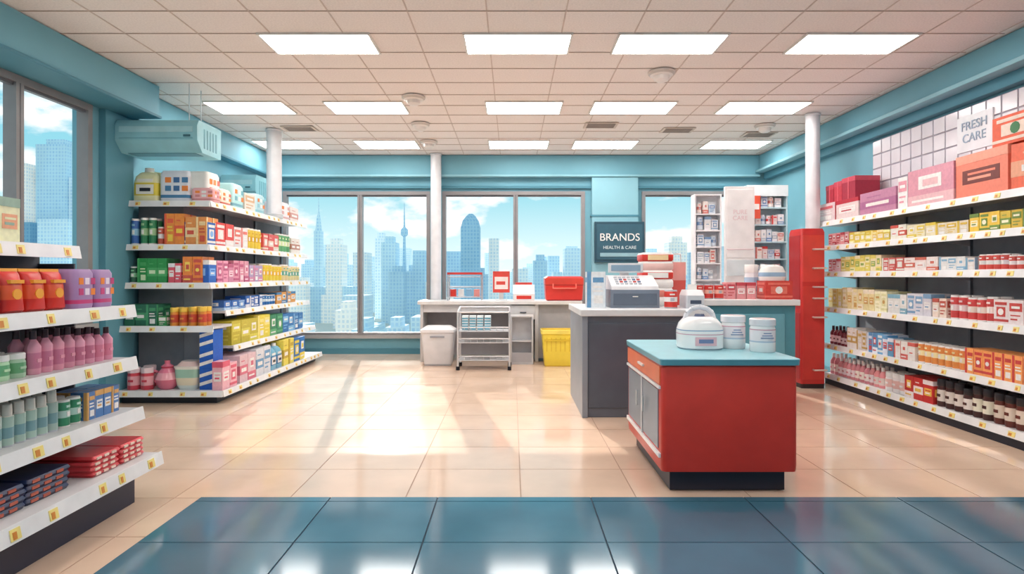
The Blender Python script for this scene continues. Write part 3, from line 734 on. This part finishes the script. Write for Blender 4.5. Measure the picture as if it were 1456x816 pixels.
for a in (-1.14, -.54):
    m.tube((a, 10.6, TD), (a, 10.6, TD+.5), .012, SILV); m.tube((a, 10.9, TD), (a, 10.9, TD+.5), .012, SILV)
for z in (.06, .24, .42):
    for b in (10.6, 10.9): m.tube((-1.14, b, TD+z), (-.54, b, TD+z), .01, SILV)
    for i in range(7): m.tube((-1.14+i*.1, 10.6, TD+z), (-1.14+i*.1, 10.9, TD+z), .006, SILV)
m.box(-1.15, -.53, 10.585, 10.6, TD+.46, TD+.5, rr, 'plas')
for i in range(4): m.box(-1.1+i*.14, -1.0+i*.14, 10.65, 10.8, TD+.07, TD+.2, (RED, C('e8e4e4'), C('8cb8d8'), C('e0908a'))[i], 'plas')
m.done()
m = MB('counter_notice_sign', ('plas',)); m.box(-.34, -.04, 10.65, 10.69, TD+.14, TD+.52, C('d94a40')); m.box(-.31, -.07, 10.644, 10.65, TD+.2, TD+.42, C('f4e6e2')); m.box(-.28, -.12, 10.64, 10.644, TD+.28, TD+.34, C('d94a40'))
m.box(-.23, -.15, 10.66, 10.68, TD+.02, TD+.14, LGREY); m.box(-.30, -.08, 10.58, 10.76, TD, TD+.02, LGREY); m.done(.003)
m = MB('card_terminal', ('plas',)); m.prism([(10.5, TD), (10.8, TD), (10.8, TD+.26), (10.68, TD+.28), (10.5, TD+.12)][::-1], .02, .40, C('e6e0e0')); m.box(.08, .34, 10.495, 10.5, TD+.03, TD+.09, RED)
m.box(.06, .36, 10.7, 10.78, TD+.26, TD+.32, C('cf4740')); m.done(.005)
m = MB('red_cooler_box', ('plas',)); m.M = Matrix.Translation((.92, 10.72, TD)); c = C('dc3a32')
m.loft([(0, .3, .2, .03, C('a82424')), (.02, .32, .22, .03, c), (.27, .335, .235, .03, C('a82424')), (.285, .34, .24, .03, C('e04a3c')), (.40, .34, .24, .03, c), (.43, .30, .2, .03, c)], n=3)
m.path([(-.2, -.24, .3), (-.2, -.27, .22), (.2, -.27, .22), (.2, -.24, .3)], .012, C('e86a5a'))
m.done()

# ---------------- outside
city = MB('city_skyline', ('city',))
GZ = -22
def bld(x, y, w_, d_, top, c, cap=0):
    city.box(x-w_/2, x+w_/2, y-d_/2, y+d_/2, GZ, top, c)
    if cap == 1: city.box(x-w_*.3, x+w_*.3, y-d_*.3, y+d_*.3, top, top+3, c)
def hz(c, t):  # aerial haze painted into building colours by blending toward pale sky
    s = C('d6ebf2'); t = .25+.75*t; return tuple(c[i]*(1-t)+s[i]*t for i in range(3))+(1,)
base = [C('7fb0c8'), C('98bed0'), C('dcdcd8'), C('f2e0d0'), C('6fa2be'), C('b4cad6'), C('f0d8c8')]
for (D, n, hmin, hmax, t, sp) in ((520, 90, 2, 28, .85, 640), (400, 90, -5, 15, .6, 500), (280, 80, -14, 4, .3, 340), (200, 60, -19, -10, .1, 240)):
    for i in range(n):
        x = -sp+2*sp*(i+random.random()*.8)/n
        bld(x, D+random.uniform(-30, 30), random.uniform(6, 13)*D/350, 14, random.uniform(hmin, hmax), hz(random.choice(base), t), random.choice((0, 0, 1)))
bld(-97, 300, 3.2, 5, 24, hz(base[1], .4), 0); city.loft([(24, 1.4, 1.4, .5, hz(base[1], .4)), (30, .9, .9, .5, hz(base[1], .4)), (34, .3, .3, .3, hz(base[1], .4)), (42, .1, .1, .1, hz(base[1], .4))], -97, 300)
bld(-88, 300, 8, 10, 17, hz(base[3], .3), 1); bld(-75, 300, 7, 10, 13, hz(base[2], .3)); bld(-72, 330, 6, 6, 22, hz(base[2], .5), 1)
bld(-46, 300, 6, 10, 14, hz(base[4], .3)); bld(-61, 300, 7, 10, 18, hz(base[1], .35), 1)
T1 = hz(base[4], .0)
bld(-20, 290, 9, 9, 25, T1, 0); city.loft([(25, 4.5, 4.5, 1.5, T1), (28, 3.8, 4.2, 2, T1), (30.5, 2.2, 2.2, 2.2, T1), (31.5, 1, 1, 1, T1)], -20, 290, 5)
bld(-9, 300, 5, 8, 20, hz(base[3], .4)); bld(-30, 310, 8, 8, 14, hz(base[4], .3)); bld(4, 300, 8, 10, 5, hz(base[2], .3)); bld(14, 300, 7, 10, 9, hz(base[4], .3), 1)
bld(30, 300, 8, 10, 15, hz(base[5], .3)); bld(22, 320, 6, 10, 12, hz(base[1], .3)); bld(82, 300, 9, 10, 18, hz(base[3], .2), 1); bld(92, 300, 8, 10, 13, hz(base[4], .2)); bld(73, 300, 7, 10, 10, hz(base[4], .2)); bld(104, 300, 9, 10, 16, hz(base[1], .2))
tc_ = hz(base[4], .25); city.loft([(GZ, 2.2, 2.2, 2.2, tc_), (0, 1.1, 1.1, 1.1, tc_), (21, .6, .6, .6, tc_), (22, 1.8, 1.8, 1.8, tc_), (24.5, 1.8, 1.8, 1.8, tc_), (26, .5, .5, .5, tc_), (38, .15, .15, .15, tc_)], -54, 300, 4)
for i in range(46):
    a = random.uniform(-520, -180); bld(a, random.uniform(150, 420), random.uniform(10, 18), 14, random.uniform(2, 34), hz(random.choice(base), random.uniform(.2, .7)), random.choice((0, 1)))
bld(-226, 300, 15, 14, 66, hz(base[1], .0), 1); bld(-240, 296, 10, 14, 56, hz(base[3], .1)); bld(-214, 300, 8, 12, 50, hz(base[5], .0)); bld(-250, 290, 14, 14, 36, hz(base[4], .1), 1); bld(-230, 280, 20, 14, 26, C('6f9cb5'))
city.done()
m = MB('ground', ('matte',)); m.box(-1500, 1500, -200, 1800, GZ-1, GZ, C('dcd6ca')); 
for i in range(40):
    a = random.uniform(-140, 140); b = random.uniform(70, 190); s_ = random.uniform(4, 12)
    m.box(a-s_, a+s_, b-3, b+3, GZ, GZ+.4, random.choice((C('9fc0a8'), C('b8c8b0'), C('d8ccbe'), C('efe8dc'))))
m.done()

# ------------------------------------------------------------ world / sun
w = bpy.data.worlds.new('sky'); scene.world = w; w.use_nodes = True
nt = w.node_tree; N = nt.nodes; Lk = nt.links
bg = N['Background']
tc = N.new('ShaderNodeTexCoord'); sp = N.new('ShaderNodeSeparateXYZ'); Lk.new(tc.outputs['Generated'], sp.inputs[0])
rp = N.new('ShaderNodeValToRGB'); Lk.new(sp.outputs[2], rp.inputs[0])
e = rp.color_ramp.elements; e[0].position = 0; e[0].color = C('e6f3f4'); e[1].position = 1; e[1].color = C('5aaace')
for p_, c in ((.06, 'cbe9ee'), (.14, '93d2e0'), (.35, '74c4da')): q = e.new(p_); q.color = C(c)
mp = N.new('ShaderNodeMapping'); mp.inputs['Scale'].default_value = (1, 1, 2.2); mp.inputs['Location'].default_value = (.35, .1, .2); Lk.new(tc.outputs['Generated'], mp.inputs[0])
no = N.new('ShaderNodeTexNoise'); no.inputs['Scale'].default_value = 7; no.inputs['Detail'].default_value = 6; no.inputs['Roughness'].default_value = .5; Lk.new(mp.outputs[0], no.inputs['Vector'])
r2 = N.new('ShaderNodeValToRGB'); r2.color_ramp.elements[0].position = .50; r2.color_ramp.elements[1].position = .58; Lk.new(no.outputs[0], r2.inputs[0])
mx = N.new('ShaderNodeMixRGB'); Lk.new(r2.outputs[0], mx.inputs[0]); Lk.new(rp.outputs[0], mx.inputs[1]); mx.inputs[2].default_value = (1, .97, .96, 1)
Lk.new(mx.outputs[0], bg.inputs[0]); bg.inputs[1].default_value = 1.2
sd = bpy.data.lights.new('sun', 'SUN'); sd.energy = 4.0; sd.angle = .008; sd.color = (1, .94, .87)
so = bpy.data.objects.new('sun', sd); scene.collection.objects.link(so)
so.rotation_euler = Vector((.20, -1, -.465)).to_track_quat('-Z', 'Y').to_euler(); so.location = (0, 30, 20)

# ------------------------------------------------------------ camera
cd = bpy.data.cameras.new('camera'); cam = bpy.data.objects.new('camera', cd); scene.collection.objects.link(cam)
cd.sensor_width = 36; cd.lens = 36*850/1456; cd.shift_y = -16/1456; cd.clip_end = 3000; cd.clip_start = .05
cam.location = (0, 0, 1.5); cam.rotation_euler = (math.radians(90), 0, 0)
scene.camera = cam
